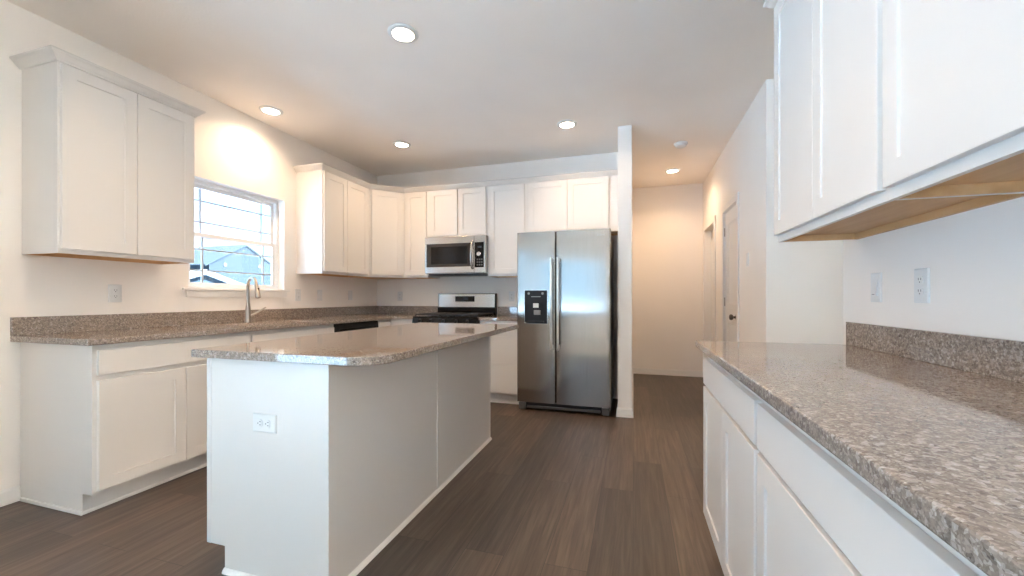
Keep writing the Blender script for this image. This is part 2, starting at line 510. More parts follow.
pl3 = pl.copy(); pl3.size = LY1 - LY0; pl3.size_y = LZ1 - 0.06
po3 = bpy.data.objects.new('sky_portal', pl3); COL.objects.link(po3)
po3.location = (XL2 - 0.119, ym, (LZ1 + 0.06) / 2); po3.rotation_euler = (PI / 2, 0, -PI / 2)
rw = thing('added_window', 'unseen wide window added to bring sun in from the right', 'window', (XE, (QY0 + QY1) / 2, QZ0), 0, None, 'structure')  # made-up opening, admits the sun that fills the room
qm = (QY0 + QY1) / 2
MB().grid([QY0, QY0 + 0.06, qm - 0.04, qm + 0.04, QY1 - 0.06, QY1], [QZ0, QZ0 + 0.06, QZ1 - 0.06, QZ1], {(1, 1), (3, 1)}, XE + 0.03, XE + 0.09, 'yz').build('window_frame', M_VINYL, rw, local=False)
MB().box(XE + 0.056, XE + 0.064, QY0 + 0.05, QY1 - 0.05, QZ0 + 0.05, QZ1 - 0.05).build('pane', M_GLASS, rw, local=False)
pl4 = pl.copy(); pl4.size = QY1 - QY0; pl4.size_y = QZ1 - QZ0
po4 = bpy.data.objects.new('sky_portal', pl4); COL.objects.link(po4)
po4.location = (XE + 0.119, qm, (QZ0 + QZ1) / 2); po4.rotation_euler = (PI / 2, 0, PI / 2)
pl2 = pl.copy(); pl2.size = WY1 - WY0; pl2.size_y = WZ1 - WZ0
po2 = bpy.data.objects.new('sky_portal', pl2); COL.objects.link(po2)
po2.location = (L - 0.164, (WY0 + WY1) / 2, (WZ0 + WZ1) / 2); po2.rotation_euler = (PI / 2, 0, -PI / 2)

# doors of the hallway --------------------------------------------------
def casing(mb, y0, y1, z1, wd=0.062):
    x0, x1 = XH - 0.014, XH
    mb.prism([(y0 - wd, 0), (y0 + 0.006, 0), (y0 + 0.006, z1 - 0.006), (y1 - 0.006, z1 - 0.006), (y1 - 0.006, 0), (y1 + wd, 0), (y1 + wd, z1 + wd), (y0 - wd, z1 + wd)], x0, x1, 'x')
    mb.prism([(y0 + 0.0005, 0), (y0 + 0.012, 0), (y0 + 0.012, z1 - 0.012), (y1 - 0.012, z1 - 0.012), (y1 - 0.012, 0), (y1 - 0.0005, 0), (y1 - 0.0005, z1 - 0.0005), (y0 + 0.0005, z1 - 0.0005)], XH + 0.0005, XH + T, 'x')
    return mb
d1 = thing('door_1', 'white two-panel hallway door with a dark round knob', 'door', (XH, (DY0 + DY1) / 2, 0), 0, None, 'structure')
casing(MB(), DY0, DY1, DZ).build('door_casing', M_TRIM, d1, bevel=0.003, local=False)
def panel_face(bm, y0, y1, z0, z1, x):
    o = [bm.verts.new((x, y, z)) for y, z in ((y0, z0), (y1, z0), (y1, z1), (y0, z1))]
    i = [bm.verts.new((x + 0.010, y, z)) for y, z in ((y0 + .012, z0 + .012), (y1 - .012, z0 + .012), (y1 - .012, z1 - .012), (y0 + .012, z1 - .012))]
    for k in range(4): bm.faces.new((o[k], o[(k + 1) % 4], i[(k + 1) % 4], i[k]))
    bm.faces.new(i)
def door_leaf(parent, y0, y1, z1, x):
    st = 0.105
    dl = MB()
    dl.grid([y0, y0 + st, y1 - st, y1], [0.012, 0.24, 0.86, 1.06, z1 - 0.13, z1], {(1, 1), (1, 3)}, x, x + 0.034, 'yz')
    panel_face(dl.bm, y0 + st, y1 - st, 0.24, 0.86, x + 0.001)
    panel_face(dl.bm, y0 + st, y1 - st, 1.06, z1 - 0.13, x + 0.001)
    dl.build('door_leaf', M_TRIM, parent, local=False)
    MB().lathe([(0.030, 0), (0.030, -0.006), (0.012, -0.010), (0.011, -0.030), (0.024, -0.036), (0.029, -0.050), (0.024, -0.062), (0.008, -0.067)],
               (x, y0 + 0.065, 0.935), 'x', 24).build('door_knob', M_BRONZE, parent, smooth=True, local=False)
door_leaf(d1, DY0 + 0.015, DY1 - 0.015, DZ - 0.015, XH + 0.010)
for z in (0.25, 1.08, 1.83):
    MB().lathe([(0.006, -0.045), (0.006, 0.045)], (XH + 0.003, DY1 - 0.012, z), 'z', 10).build('hinge', M_NICKEL, d1, local=False)
d2 = thing('door_2', 'recessed white door in the last doorway before the hallway end', 'door', (XH, (OY0 + OY1) / 2, 0), 0, None, 'structure')
casing(MB(), OY0, OY1, OZ).build('door_casing', M_TRIM, d2, bevel=0.003, local=False)
door_leaf(d2, OY0 + 0.015, OY1 - 0.015, OZ - 0.015, XH + 0.075)

# ------------------------------------------------------------------ cabinets
CROWN = [(0, 0), (0.010, 0), (0.013, 0.006), (0.022, 0.014), (0.036, 0.032), (0.047, 0.040), (0.047, 0.050), (0, 0.050)]
ZC = UT - 0.012
def crown(parent, pts, mit, z=ZC):
    MB().sweep(pts, mit, CROWN, z).build('crown_molding', M_CAB, parent, local=False)

def carcass(parent, wd, dp, z0, z1, shape=None):
    """body of an upper cabinet: white box, recessed plywood underside"""
    lip = 0.030
    b = MB()
    b.box(0, wd, 0, 0.016, z0, z0 + lip)
    b.box(0, 0.006, 0.016, dp, z0, z0 + lip).box(wd - 0.006, wd, 0.016, dp, z0, z0 + lip)
    b.box(0, wd, 0, dp, z0 + lip, z1)
    b.build('body', M_CAB, parent)
    u = MB()
    u.box(0.006, wd - 0.006, 0.016, 0.020, z0 + 0.001, z0 + lip)
    u.box(0.006, 0.015, 0.020, dp, z0 + 0.0004, z0 + lip).box(wd - 0.015, wd - 0.006, 0.020, dp, z0 + 0.0004, z0 + lip)
    u.box(0.015, wd - 0.015, dp - 0.016, dp, z0 + 0.0004, z0 + lip)
    u.box(0.015, wd - 0.015, 0.020, dp - 0.016, z0 + lip - 0.004, z0 + lip)
    u.build('underside', M_BIRCH, parent)['label'] = 'tan plywood underside'

def doors(parent, edges, z0, z1, name='door'):
    for a, b in edges:
        MB().shaker(a, b, z0, z1).build(name, M_CAB, parent)

def upper(label, loc, rz, wd, dp, z0, edges, dz0, dz1=2.382, z1=UT):
    t = thing('wall_cabinet', label, 'cabinet', (loc[0], loc[1], 0), rz, 'white shaker wall cabinets')
    carcass(t, wd, dp, z0, z1)
    doors(t, edges, dz0, dz1)
    return t

# left wall, nearest
wA = 0.700
cA = upper('white two-door wall cabinet left of the sink window', (UF, 1.366), PI / 2, wA, UF - L, UB, [(0.010, 0.350), (0.3535, wA - 0.010)], 1.389)
pA = [(L, 1.366), (UF, 1.366), (UF, 1.366 + wA), (L, 1.366 + wA)]
crown(cA, pA, mitres(pA))
# the run round the corner to the refrigerator
YB = 3.283
XN, XM, X5, XF = -2.658, -2.338, -1.582, -1.128
run = [(L, YB), (UF, YB), (UF, D - 0.61), (XN, BF), (XP0, BF)]
mr = mitres(run)
nb = Vector((0, -1))
wB = D - 0.61 - YB
cB = upper('white two-door wall cabinet between the sink window and the corner cabinet', (UF, YB), PI / 2, wB, UF - L, UB, [(0.012, 0.345), (0.3485, wB - 0.030)], 1.389)
crown(cB, run[:3], mr[:3])
cC = thing('wall_cabinet', 'white diagonal corner wall cabinet with a single door', 'cabinet', (UF, D - 0.61, 0), PI / 4, 'white shaker wall cabinets')
foot = [(UF, D - 0.61), (XN, BF), (XN, D), (L, D), (L, D - 0.61)]
MB().prism(foot, UB + 0.012, UT).build('body', M_CAB, cC, local=False)
MB().prism([(a[0] * 0.98 + L * 0.02, a[1] * 0.98 + D * 0.02) for a in foot], UB + 0.002, UB + 0.012).build('underside', M_BIRCH, cC, local=False)
dg = math.hypot(XN - UF, BF - D + 0.61)
MB().box(0, dg, 0, 0.019, UB, UB + 0.03).build('bottom_rail', M_CAB, cC)
doors(cC, [(0.030, dg - 0.030)], 1.389, 2.382)
crown(cC, run[2:4], mr[2:4])
cN = upper('narrow white single-door wall cabinet left of the microwave', (XN, BF), 0, XM - XN, D - BF, UB, [(0.030, XM - XN - 0.022)], 1.389)
crown(cN, [run[3], (XM, BF)], [mr[3], nb])
cM = upper('short white two-door wall cabinet above the microwave', (XM, BF), 0, X5 - XM, D - BF, 1.828, [(0.030, 0.383), (0.395, X5 - XM - 0.020)], 1.850)
crown(cM, [(XM, BF), (X5, BF)], [nb, nb])
c5 = upper('tall white single-door wall cabinet between microwave and refrigerator', (X5, BF), 0, XF - X5, D - BF, UB, [(0.020, XF - X5 - 0.024)], 1.389)
crown(c5, [(X5, BF), (XF, BF)], [nb, nb])
cF = upper('short white two-door wall cabinet above the refrigerator', (XF, BF), 0, XP0 - XF, D - BF, 1.815, [(0.026, 0.452), (0.4555, 0.884)], 1.846)
crown(cF, [(XF, BF), (XP0, BF)], [nb, nb])

# right wall
RF = 0.634
UTR = 2.462
YU = 2.112
wU = 0.830
cR1 = upper('white two-door wall cabinet on the right wall, at its far end', (RF, YU), -PI / 2, wU, R - RF, UB + 0.012, [(0.006, 0.418), (0.4205, wU - 0.012)], 1.406, 2.440, UTR)
cR2 = upper('white wall cabinet on the right wall nearest the camera, cut by the photo edge', (RF, YU - wU), -PI / 2, wU, R - RF, UB + 0.012, [(0.012, 0.412), (0.4155, wU - 0.012)], 1.406, 2.440, UTR)
pr2 = [(R, YU), (RF, YU), (RF, YU - wU)]
m2 = [Vector((0, 1)), Vector((-1, 1)), Vector((-1, 0))]
crown(cR1, pr2, m2, UTR - 0.012)
crown(cR2, [(RF, YU - wU), (RF, YU - 2 * wU)], [Vector((-1, 0)), Vector((-1, 0))], UTR - 0.012)

# base cabinets ----------------------------------------------------------
BT = CT - 0.032
TOE, TK = 0.108, 0.075
def base_body(parent, wd, dp, ends=()):
    b = MB()
    b.prism([(0, TOE), (dp, TOE), (dp, BT), (0, BT)], 0, wd, 'x')
    b.build('body', M_CAB, parent, bevel=0.001)
    k = MB().box(0.0, wd, TK, dp, 0, TOE)
    k.build('toe_kick', M_CAB, parent)
    s = MB().box(0, wd, TK - 0.012, TK, 0, 0.018)
    if 'l' in ends: s.box(-0.012, 0, TK - 0.012, dp - 0.02, 0, 0.020)
    if 'r' in ends: s.box(wd, wd + 0.012, TK - 0.012, dp, 0, 0.020)
    s.build('shoe_molding', M_TRIM, parent, bevel=0.004)

def base(label, loc, rz, wd, dp, drawers, drs, ends=()):
    t = thing('base_cabinet', label, 'cabinet', (loc[0], loc[1], 0), rz, 'white base cabinets')
    base_body(t, wd, dp, ends)
    for a, b, z0, z1 in drawers:
        MB().box(a, b, -0.019, 0, z0, z1).build('drawer_front', M_CAB, t, bevel=0.0015)
    for a, b, z0, z1 in drs:
        MB().shaker(a, b, z0, z1).build('door', M_CAB, t)
    return t

LF = L + 0.611
G = 0.003
base('white base cabinet at the open end of the left worktop', (LF, 1.359), PI / 2, 0.882, LF - L - 0.004,
     [(0.018, 0.868, 0.722, 0.852)], [(0.018, 0.4415, 0.125, 0.694), (0.4445, 0.868, 0.125, 0.694)], ('l',))
base('white sink base cabinet between the end cabinet and the dishwasher', (LF, 2.241), PI / 2, 0.858, LF - L - 0.004,
     [(0.012, 0.846, 0.722, 0.852)], [(0.012, 0.4275, 0.125, 0.694), (0.4305, 0.846, 0.125, 0.694)])
YD0, YD1 = 3.100, 3.752
# corner base
BFB = D - 0.611
XR0, XR1 = -2.336, -1.568     # range
cc = thing('base_cabinet', 'white corner base cabinet between dishwasher and range', 'cabinet', (LF, BFB, 0), 0, 'white base cabinets')
MB().prism([(L + 0.004, YD1), (LF, YD1), (LF, BFB), (XR0 - 0.002, BFB), (XR0 - 0.002, D - 0.004), (L + 0.004, D - 0.004)], TOE, BT).build('body', M_CAB, cc, local=False, bevel=0.001)
MB().prism([(L + 0.004, YD1), (LF - TK, YD1), (LF - TK, BFB + TK), (XR0 - 0.002, BFB + TK), (XR0 - 0.002, D - 0.004), (L + 0.004, D - 0.004)], 0, TOE).build('toe_kick', M_CAB, cc, local=False)
MB().box(LF, LF + 0.019, YD1 + 0.010, BFB - 0.024, 0.125, 0.852).build('door', M_CAB, cc, local=False, bevel=0.0015)
MB().box(LF + 0.030, XR0 - 0.012, BFB - 0.019, BFB, 0.125, 0.852).build('door', M_CAB, cc, local=False, bevel=0.0015)
# drawers beside the refrigerator
wdr = -1.130 - XR1 - 0.002
base('white three-drawer base cabinet between range and refrigerator', (XR1 + 0.002, BFB), 0, wdr, 0.607,
     [(0.014, wdr - 0.012, 0.727, 0.858), (0.014, wdr - 0.012, 0.436, 0.716), (0.014, wdr - 0.012, 0.128, 0.425)], [])
# right run
RB = 0.333
base('white base cabinet at the far end of the right worktop', (RB, 2.075), -PI / 2, 0.852, R - RB - 0.004,
     [(0.012, 0.840, 0.726, 0.846)], [(0.012, 0.4245, 0.122, 0.712), (0.4275, 0.840, 0.122, 0.712)], ('l',))
base('white base cabinet under the right worktop nearest the camera', (RB, 1.223), -PI / 2, 1.07, R - RB - 0.004,
     [(0.012, 1.058, 0.726, 0.846)], [(0.012, 0.5335, 0.122, 0.712), (0.5365, 1.058, 0.122, 0.712)])

# ------------------------------------------------------------------ worktops
CF = L + 0.648
BYF = D - 0.648
SX0, SX1, SY0, SY1 = -3.055, -2.725, 2.33, 3.01
wl = thing('countertop', 'L-shaped brown speckled granite worktop along the left wall', 'countertop', (L, 1.321, BT), 0)
xs = [L + 0.001, SX0, SX1, CF, XR0 - 0.003]
ys = [1.321, SY0, SY1, BYF, D - 0.001]
hol = {(1, 1)} | {(3, j) for j in range(3)}
MB().grid(xs, ys, hol, BT, CT, 'xy').build('slab', M_GRANITE, wl, bevel=0.003, local=False)
MB().prism([(L + 0.001, 1.321), (L + 0.021, 1.321), (L + 0.021, D - 0.021), (XR0 - 0.003, D - 0.021), (XR0 - 0.003, D - 0.001), (L + 0.001, D - 0.001)], CT, 1.016).build('backsplash', M_GRANITE, wl, bevel=0.002, local=False)
wb = thing('countertop', 'short brown granite worktop between range and refrigerator', 'countertop', (XR1, BYF, BT), 0)
MB().box(XR1 + 0.003, -1.124, BYF, D - 0.001, BT, CT).build('slab', M_GRANITE, wb, bevel=0.003, local=False)
MB().box(XR1 + 0.003, -1.124, D - 0.021, D - 0.001, CT, 1.016).build('backsplash', M_GRANITE, wb, bevel=0.002, local=False)
wr = thing('countertop', 'speckled granite worktop along the right wall in front', 'countertop', (R, 1.1, BT), 0)
MB().box(0.294, R - 0.001, 0.12, 2.165, BT, CT).build('slab', M_GRANITE, wr, bevel=0.004, local=False)
MB().box(R - 0.021, R - 0.001, 0.12, 2.165, CT, 1.016).build('backsplash', M_GRANITE, wr, bevel=0.002, local=False)

# sink ---------------------------------------------------------------------
sk = thing('sink', 'stainless undermount sink in the left worktop below the window', 'sink', ((SX0 + SX1) / 2, (SY0 + SY1) / 2, 0.70), 0)
bs = MB()
o0 = (SX0 - 0.012, SX1 + 0.012, SY0 - 0.012, SY1 + 0.012)
def ringz(b, e, z):
    return [b.bm.verts.new(p) for p in ((SX0 - e, SY0 - e, z), (SX1 + e, SY0 - e, z), (SX1 + e, SY1 + e, z), (SX0 - e, SY1 + e, z))]
rs = [ringz(bs, 0.02, BT - 0.001), ringz(bs, 0.002, BT - 0.001), ringz(bs, -0.012, 0.71), ringz(bs, -0.05, 0.695)]
rb_ = [ringz(bs, 0.02, BT - 0.004), ringz(bs, 0.006, BT - 0.004), ringz(bs, -0.006, 0.70), ringz(bs, -0.05, 0.69)]
for seq in (rs, rb_):
    for a, b in zip(seq, seq[1:]):
        for k in range(4): bs.bm.faces.new((a[k], a[(k + 1) % 4], b[(k + 1) % 4], b[k]))
    bs.bm.faces.new(seq[-1])
for k in range(4): bs.bm.faces.new((rs[0][k], rs[0][(k + 1) % 4], rb_[0][(k + 1) % 4], rb_[0][k]))
bs.build('basin', M_STEELH, sk, local=False)
MB().lathe([(0.045, 0.6955), (0.045, 0.6985), (0.03, 0.697), (0.012, 0.6965)], ((SX0 + SX1) / 2, (SY0 + SY1) / 2, 0), 'z', 24).build('drain', M_NICKEL, sk, local=False)

# faucet ---------------------------------------------------------------------
fx, fy = -3.160, 2.655
fa = thing('faucet', 'brushed nickel gooseneck kitchen faucet in front of the window', 'faucet', (fx, fy, CT), 0)
MB().lathe([(0.027, 0), (0.027, 0.006), (0.024, 0.012), (0.0235, 0.05), (0.021, 0.10), (0.016, 0.15), (0.0135, 0.19), (0.012, 0.22)], (0, 0, 0), 'z', 24).build('body', M_NICKEL, fa, smooth=True)
arc = [(0, 0, 0.20), (0, 0, 0.26)]
RA = 0.075
SW = math.radians(-17)          # the spout is swung toward the end of the worktop
for k in range(0, 13):
    a = PI - PI * 0.94 * k / 12
    q = RA + RA * math.cos(a)
    arc.append((q * math.cos(SW), q * math.sin(SW), 0.305 + RA * math.sin(a)))
MB().tube(arc, 0.0125, 16).build('spout', M_NICKEL, fa, smooth=True)
e = Vector(arc[-1]); dv = (Vector(arc[-1]) - Vector(arc[-2])).normalized()
sp = MB().tube([e - dv * 0.004, e + dv * 0.012, e + dv * 0.055, e + dv * 0.098, e + dv * 0.114, e + dv * 0.118], [0.0135, 0.015, 0.018, 0.0215, 0.0205, 0.015], 18).build('spray_head', M_NICKEL, fa, smooth=True)
bt = e + dv * 0.045
MB().box(bt.x + 0.010, bt.x + 0.021, bt.y - 0.006, bt.y + 0.006, bt.z - 0.022, bt.z + 0.018).build('spray_button', M_BLACKM, sp, bevel=0.003)
MB().tube([(0.010, 0.012, 0.055), (0.016, 0.030, 0.060), (0.030, 0.060, 0.080), (0.058, 0.105, 0.116), (0.066, 0.118, 0.126)], [0.014, 0.011, 0.008, 0.0075, 0.006], 14).build('handle', M_NICKEL, fa, smooth=True)

# ------------------------------------------------------------------ island
IX0, IX1, IY0, IY1 = -1.676, -1.088, 1.243, 3.010
isl = thing('kitchen_island', 'white panelled kitchen island base under the granite slab', 'kitchen island', ((IX0 + IX1) / 2, (IY0 + IY1) / 2, 0), 0)
il = dict(local=False)
MB().prism([(IX0, TOE), (IX0, BT), (IX1, BT), (IX1, 0.0), (IX0 + TK, 0.0), (IX0 + TK, TOE)], IY0 + 0.003, IY1, 'y').build('body', M_CAB, isl, **il)
# end panel facing the camera, back panels facing the aisle
MB().prism([(IX0, TOE), (IX0, BT), (IX1 - 0.035, BT), (IX1 - 0.035, 0.0), (IX0 + TK, 0.0), (IX0 + TK, TOE)], IY0 - 0.001, IY0 + 0.004, 'y').build('end_panel', M_CAB, isl, **il)
MB().prism([(IX1 - 0.038, IY0 - 0.005), (IX1 + 0.004, IY0 - 0.005), (IX1 + 0.004, IY0 + 0.030), (IX1 - 0.001, IY0 + 0.030), (IX1 - 0.001, IY0 + 0.001), (IX1 - 0.038, IY0 + 0.001)], 0.0, BT).build('corner_trim', M_CAB, isl, bevel=0.0015, **il)
YSM = 2.118
MB().box(IX1 - 0.001, IX1 + 0.001, IY0 + 0.030, YSM - 0.0015, 0, BT).build('side_panel', M_CAB, isl, **il)
MB().box(IX1 - 0.001, IX1 + 0.0012, YSM + 0.0015, IY1 - 0.02, 0, BT).build('side_panel', M_CAB, isl, **il)
MB().box(IX1, IX1 + 0.006, YSM - 0.011, YSM + 0.011, 0, BT).build('batten', M_CAB, isl, bevel=0.001, **il)
MB().box(IX1 - 0.002, IX1 + 0.004, IY1 - 0.022, IY1 + 0.004, 0, BT).build('corner_trim', M_CAB, isl, bevel=0.001, **il)
shp = [(IX0 + TK - 0.002, IY0), (IX1 + 0.003, IY0 - 0.0), (IX1 + 0.003, IY1 + 0.004)]
MB().sweep(shp[::1], mitres(shp), [(0, 0), (0.013, 0), (0.013, 0.004), (0.010, 0.012), (0.004, 0.019), (0, 0.020)], 0).build('shoe_molding', M_TRIM, isl, **il)
MB().box(IX0 - 0.022, IX0 - 0.0005, IY0 - 0.003, IY0 + 0.018, TOE, BT).build('corner_trim', M_CAB, isl, bevel=0.001, **il)
# cabinet doors and drawers on the sink side
tI = isl
n3 = 3
wy = (IY1 - IY0 - 0.026) / n3
for k in range(n3):
    a = IY0 + 0.018 + wy * k
    mb = MB().shaker(-(a + wy - 0.004), -(a + 0.004), 0.122, 0.712)
    mb.bm.transform(Matrix.Translation((IX0, 0, 0)) @ Matrix.Rotation(-PI / 2, 4, 'Z'))
    mb.build('door', M_CAB, isl, **il)
    MB().box(IX0 - 0.019, IX0, a + 0.004, a + wy - 0.004, 0.724, 0.856).build('drawer_front', M_CAB, isl, bevel=0.0015, **il)

ic = thing('countertop', 'speckled granite island slab with one rounded front corner', 'countertop', ((IX0 + IX1) / 2, (IY0 + IY1) / 2, BT), 0)
SXA, SXB, SYA, SYB = -1.727, -0.858, 1.196, 3.046
rr = 0.13
out = [(SXA, SYB), (SXA, SYA)]
for k in range(0, 13):
    a = -PI / 2 + (PI / 2) * k / 12
    out.append((SXB - rr + rr * math.cos(a), SYA + rr + rr * math.sin(a)))
out += [(SXB, SYB)]
MB().prism(out, BT, CT).build('slab', M_GRANITE, ic, bevel=0.003, local=False)

# ------------------------------------------------------------------ refrigerator
fr = thing('refrigerator', 'stainless side-by-side refrigerator with a black ice dispenser', 'refrigerator', (-0.658, 3.89, 0), 0)
FX0, FX1, FY = -0.459, 0.455, 0.0
MB().box(FX0 + 0.006, FX1 - 0.006, 0.075, 0.715, 0.035, 1.752).build('body', M_CASE, fr, bevel=0.004)
SPL = -0.066
def fdoor(x0, x1, cut=None):
    n = 20
    t = 0.068
    prof = []
    for k in range(n + 1):
        s = k / n
        x = x0 + (x1 - x0) * s
        edge = min(s, 1 - s) * (x1 - x0)
        r = 0.014
        y = 0.0 if edge >= r else r - math.sqrt(max(0, r * r - (r - edge) ** 2))
        prof.append((x, y - 0.004 * (1 - (2 * s - 1) ** 2)))
    xsr = [x0 + (x1 - x0) * (k / n) for k in range(n + 1)]
    return prof, t
def build_door(x0, x1):
    prof, t = fdoor(x0, x1)
    # finer points near the rounded edges
    pts = []
    r = 0.012
    for k in range(7):
        a = PI / 2 * k / 6
        pts.append((x0 + r - r * math.cos(a), r - r * math.sin(a)))
    for k in range(1, 12):
        s = k / 12
        pts.append((x0 + r + (x1 - x0 - 2 * r) * s, -0.003 * math.sin(PI * s)))
    for k in range(7):
        a = PI / 2 * (1 - k / 6)
        pts.append((x1 - r + r * math.cos(a), r - r * math.sin(a)))
    pts += [(x1, t), (x0, t)]
    return MB().prism(pts, 0.085, 1.774).build('door', M_STEEL, fr, smooth=True)
dL = build_door(FX0, SPL - 0.0035)
dR = build_door(SPL + 0.0035, FX1)
def fhandle(door, xc):
    b = MB()
    pts = []
    for k in range(17):
        s = k / 16
        z = 0.62 + 0.895 * s
        y = -0.058 - 0.006 * math.sin(PI * s)
        pts.append((xc, y, z))
    rings = []
    for i, p in enumerate(pts):
        s = i / 16
        wd = 0.0125
        ring = []
        for k in range(16):
            a = 2 * PI * k / 16
            ring.append(b.bm.verts.new((p[0] + wd * math.cos(a), p[1] + 0.010 * math.sin(a), p[2])))
        rings.append(ring)
    for a, c in zip(rings, rings[1:]):
        for k in range(16): b.bm.faces.new((a[k], a[(k + 1) % 16], c[(k + 1) % 16], c[k]))
    b.bm.faces.new(rings[0][::-1]); b.bm.faces.new(rings[-1])
    for z in (0.645, 1.49):
        b.box(xc - 0.010, xc + 0.010, -0.055, 0.002, z - 0.018, z + 0.018)
    b.build('handle', M_HANDLE, door, smooth=True)
fhandle(dL, SPL - 0.033)
fhandle(dR, SPL + 0.031)
# ice and water dispenser
dsp = MB().grid([-0.377, -0.357, -0.170, -0.150], [0.868, 0.884, 1.062, 1.196], {(1, 1)}, -0.010, 0.004, 'xz').build('dispenser', M_BLACKM, dL, bevel=0.003)
MB().grid([-0.382, -0.377, -0.150, -0.145], [0.862, 0.868, 1.196, 1.202], {(1, 1)}, -0.008, 0.002, 'xz').build('dispenser_trim', M_STEELH, dL)
MB().grid([-0.357, -0.17], [0.884, 1.062], set(), -0.0055, -0.004, 'xz').build('dispenser_recess', M_BLACKM, dsp)
MB().box(-0.290, -0.235, -0.0125, -0.010, 1.025, 1.068).build('label_sheet', M_PLASTIC, dsp)
MB().prism([(-0.285, -0.0055), (-0.215, -0.0055), (-0.220, -0.024), (-0.280, -0.024)], 0.955, 1.000).build('paddle', M_GREYPL, dsp, bevel=0.003)
MB().box(-0.345, -0.182, -0.030, 0.0, 0.884, 0.894).build('drip_tray', M_BLACKM, dsp, bevel=0.002)
for x in (-0.335, -0.195):
    MB().lathe([(0.012, 0), (0.012, -0.003), (0.009, -0.004)], (x, -0.010, 1.165), 'y', 16).build('dispenser_button', M_GREYPL, dsp)
MB().box(-0.310, -0.215, -0.0112, -0.010, 1.130, 1.137).build('indicator_strip', M_GREYPL, dsp)
bd = MB()
for k in range(7):
    bd.prism([(0.330 + k * 0.011, 1.708), (0.334 + k * 0.011, 1.708), (0.340 + k * 0.011, 1.726), (0.336 + k * 0.011, 1.726)], -0.0045, -0.001, 'y')
bd.build('badge', M_STEELH, dR)
MB().box(FX0 + 0.02, FX1 - 0.02, 0.045, 0.11, 0.012, 0.075).build('base_grille', M_BLACKM, fr, bevel=0.003)
gs = MB()
gs.box(FX0 + 0.095, FX1 - 0.095, 0.028, 0.046, 0.022, 0.044)
gs.build('grille_bar', M_DKGREY, fr, bevel=0.003)
for x in (FX0 + 0.012, FX1 - 0.082):
    MB().box(x, x + 0.070, 0.018, 0.10, 0.004, 0.074).build('foot', M_DKGREY, fr, bevel=0.004)

# ------------------------------------------------------------------ range
rg = thing('range', 'freestanding stainless range with black cooktop and rear control panel', 'stove', ((XR0 + XR1) / 2, 3.95, 0), 0)
hw = (XR1 - XR0) / 2 - 0.004
MB().box(-hw, hw, 0.03, 0.655, 0.02, 0.895).build('body', M_BLACKM, rg, bevel=0.003)
ck = MB().box(-hw, hw, -0.005, 0.655, 0.895, 0.918).build('cooktop', M_BLACK, rg, bevel=0.006)
MB().prism([(-0.02, 0.845), (-0.005, 0.905), (0.04, 0.905), (0.04, 0.845)], -hw, hw, 'x').build('front_panel', M_BLACK, rg, bevel=0.003)
for x in (-0.28, -0.15, 0.0, 0.15, 0.28):
    MB().lathe([(0.020, 0), (0.020, -0.012), (0.016, -0.026), (0.012, -0.028)], (x, -0.014, 0.872), 'y', 18).build('knob', M_BLACKM, rg, smooth=True)
od = MB().box(-hw + 0.003, hw - 0.003, -0.018, 0.03, 0.235, 0.838).build('oven_door', M_STEEL, rg, bevel=0.005)
MB().box(-hw + 0.07, hw - 0.07, -0.021, -0.017, 0.34, 0.68).build('oven_window', M_DARKGLASS, od, bevel=0.003)
MB().tube([(-hw + 0.05, -0.02, 0.78), (-hw + 0.055, -0.055, 0.785), (-hw + 0.09, -0.062, 0.785), (hw - 0.09, -0.062, 0.785), (hw - 0.055, -0.055, 0.785), (hw - 0.05, -0.02, 0.78)], 0.011, 12).build('handle', M_STEELH, od, smooth=True)
MB().box(-hw + 0.003, hw - 0.003, -0.015, 0.03, 0.075, 0.225).build('drawer', M_STEEL, rg, bevel=0.005)
for x, y in ((-hw + 0.04, 0.07), (hw - 0.04, 0.07), (-hw + 0.04, 0.60), (hw - 0.04, 0.60)):
    MB().lathe([(0.018, 0.0), (0.018, 0.02)], (x, y, 0), 'z', 12).build('foot', M_BLACKM, rg)
for cx in (-0.19, 0.19):
    for cy in (0.15, 0.42):
        MB().lathe([(0.045, 0.918), (0.045, 0.926), (0.030, 0.927), (0.030, 0.933), (0.010, 0.934)], (cx, cy, 0), 'z', 24).build('burner', M_IRON, ck)
    g = MB()
    x0, x1, y0, y1 = cx - 0.175, cx + 0.175, 0.04, 0.545
    zt, zb = 0.944, 0.932
    for x in (x0, cx, x1): g.box(x - 0.006, x + 0.006, y0, y1, zb, zt)
    for y in (y0, 0.15, 0.285, 0.42, y1): g.box(x0, x1, y - 0.006, y + 0.006, zb, zt)
    for x in (x0, x1):
        for y in (y0, y1): g.box(x - 0.007, x + 0.007, y - 0.007, y + 0.007, 0.917, zb)
    g.build('grate', M_IRON, rg, bevel=0.002)
# rear control panel
MB().prism([(0.585, 0.918), (0.655, 0.918), (0.655, 1.176), (0.612, 1.176), (0.602, 1.010), (0.585, 1.000)], -hw, hw, 'x').build('backguard', M_BLACK, rg, bevel=0.004)
cp = MB().prism([(0.597, 1.008), (0.604, 1.008), (0.613, 1.168), (0.606, 1.168)], -hw + 0.012, hw - 0.012, 'x').build('control_panel', M_STEELH, rg, bevel=0.002)
ds = MB().prism([(0.5985, 1.075), (0.604, 1.075), (0.609, 1.142), (0.6025, 1.142)], -0.145, 0.108, 'x').build('display', M_BLACK, cp)
MB().prism([(0.5995, 1.098), (0.601, 1.098), (0.6025, 1.122), (0.6005, 1.122)], -0.045, 0.025, 'x').build('clock', M_LED, ds)

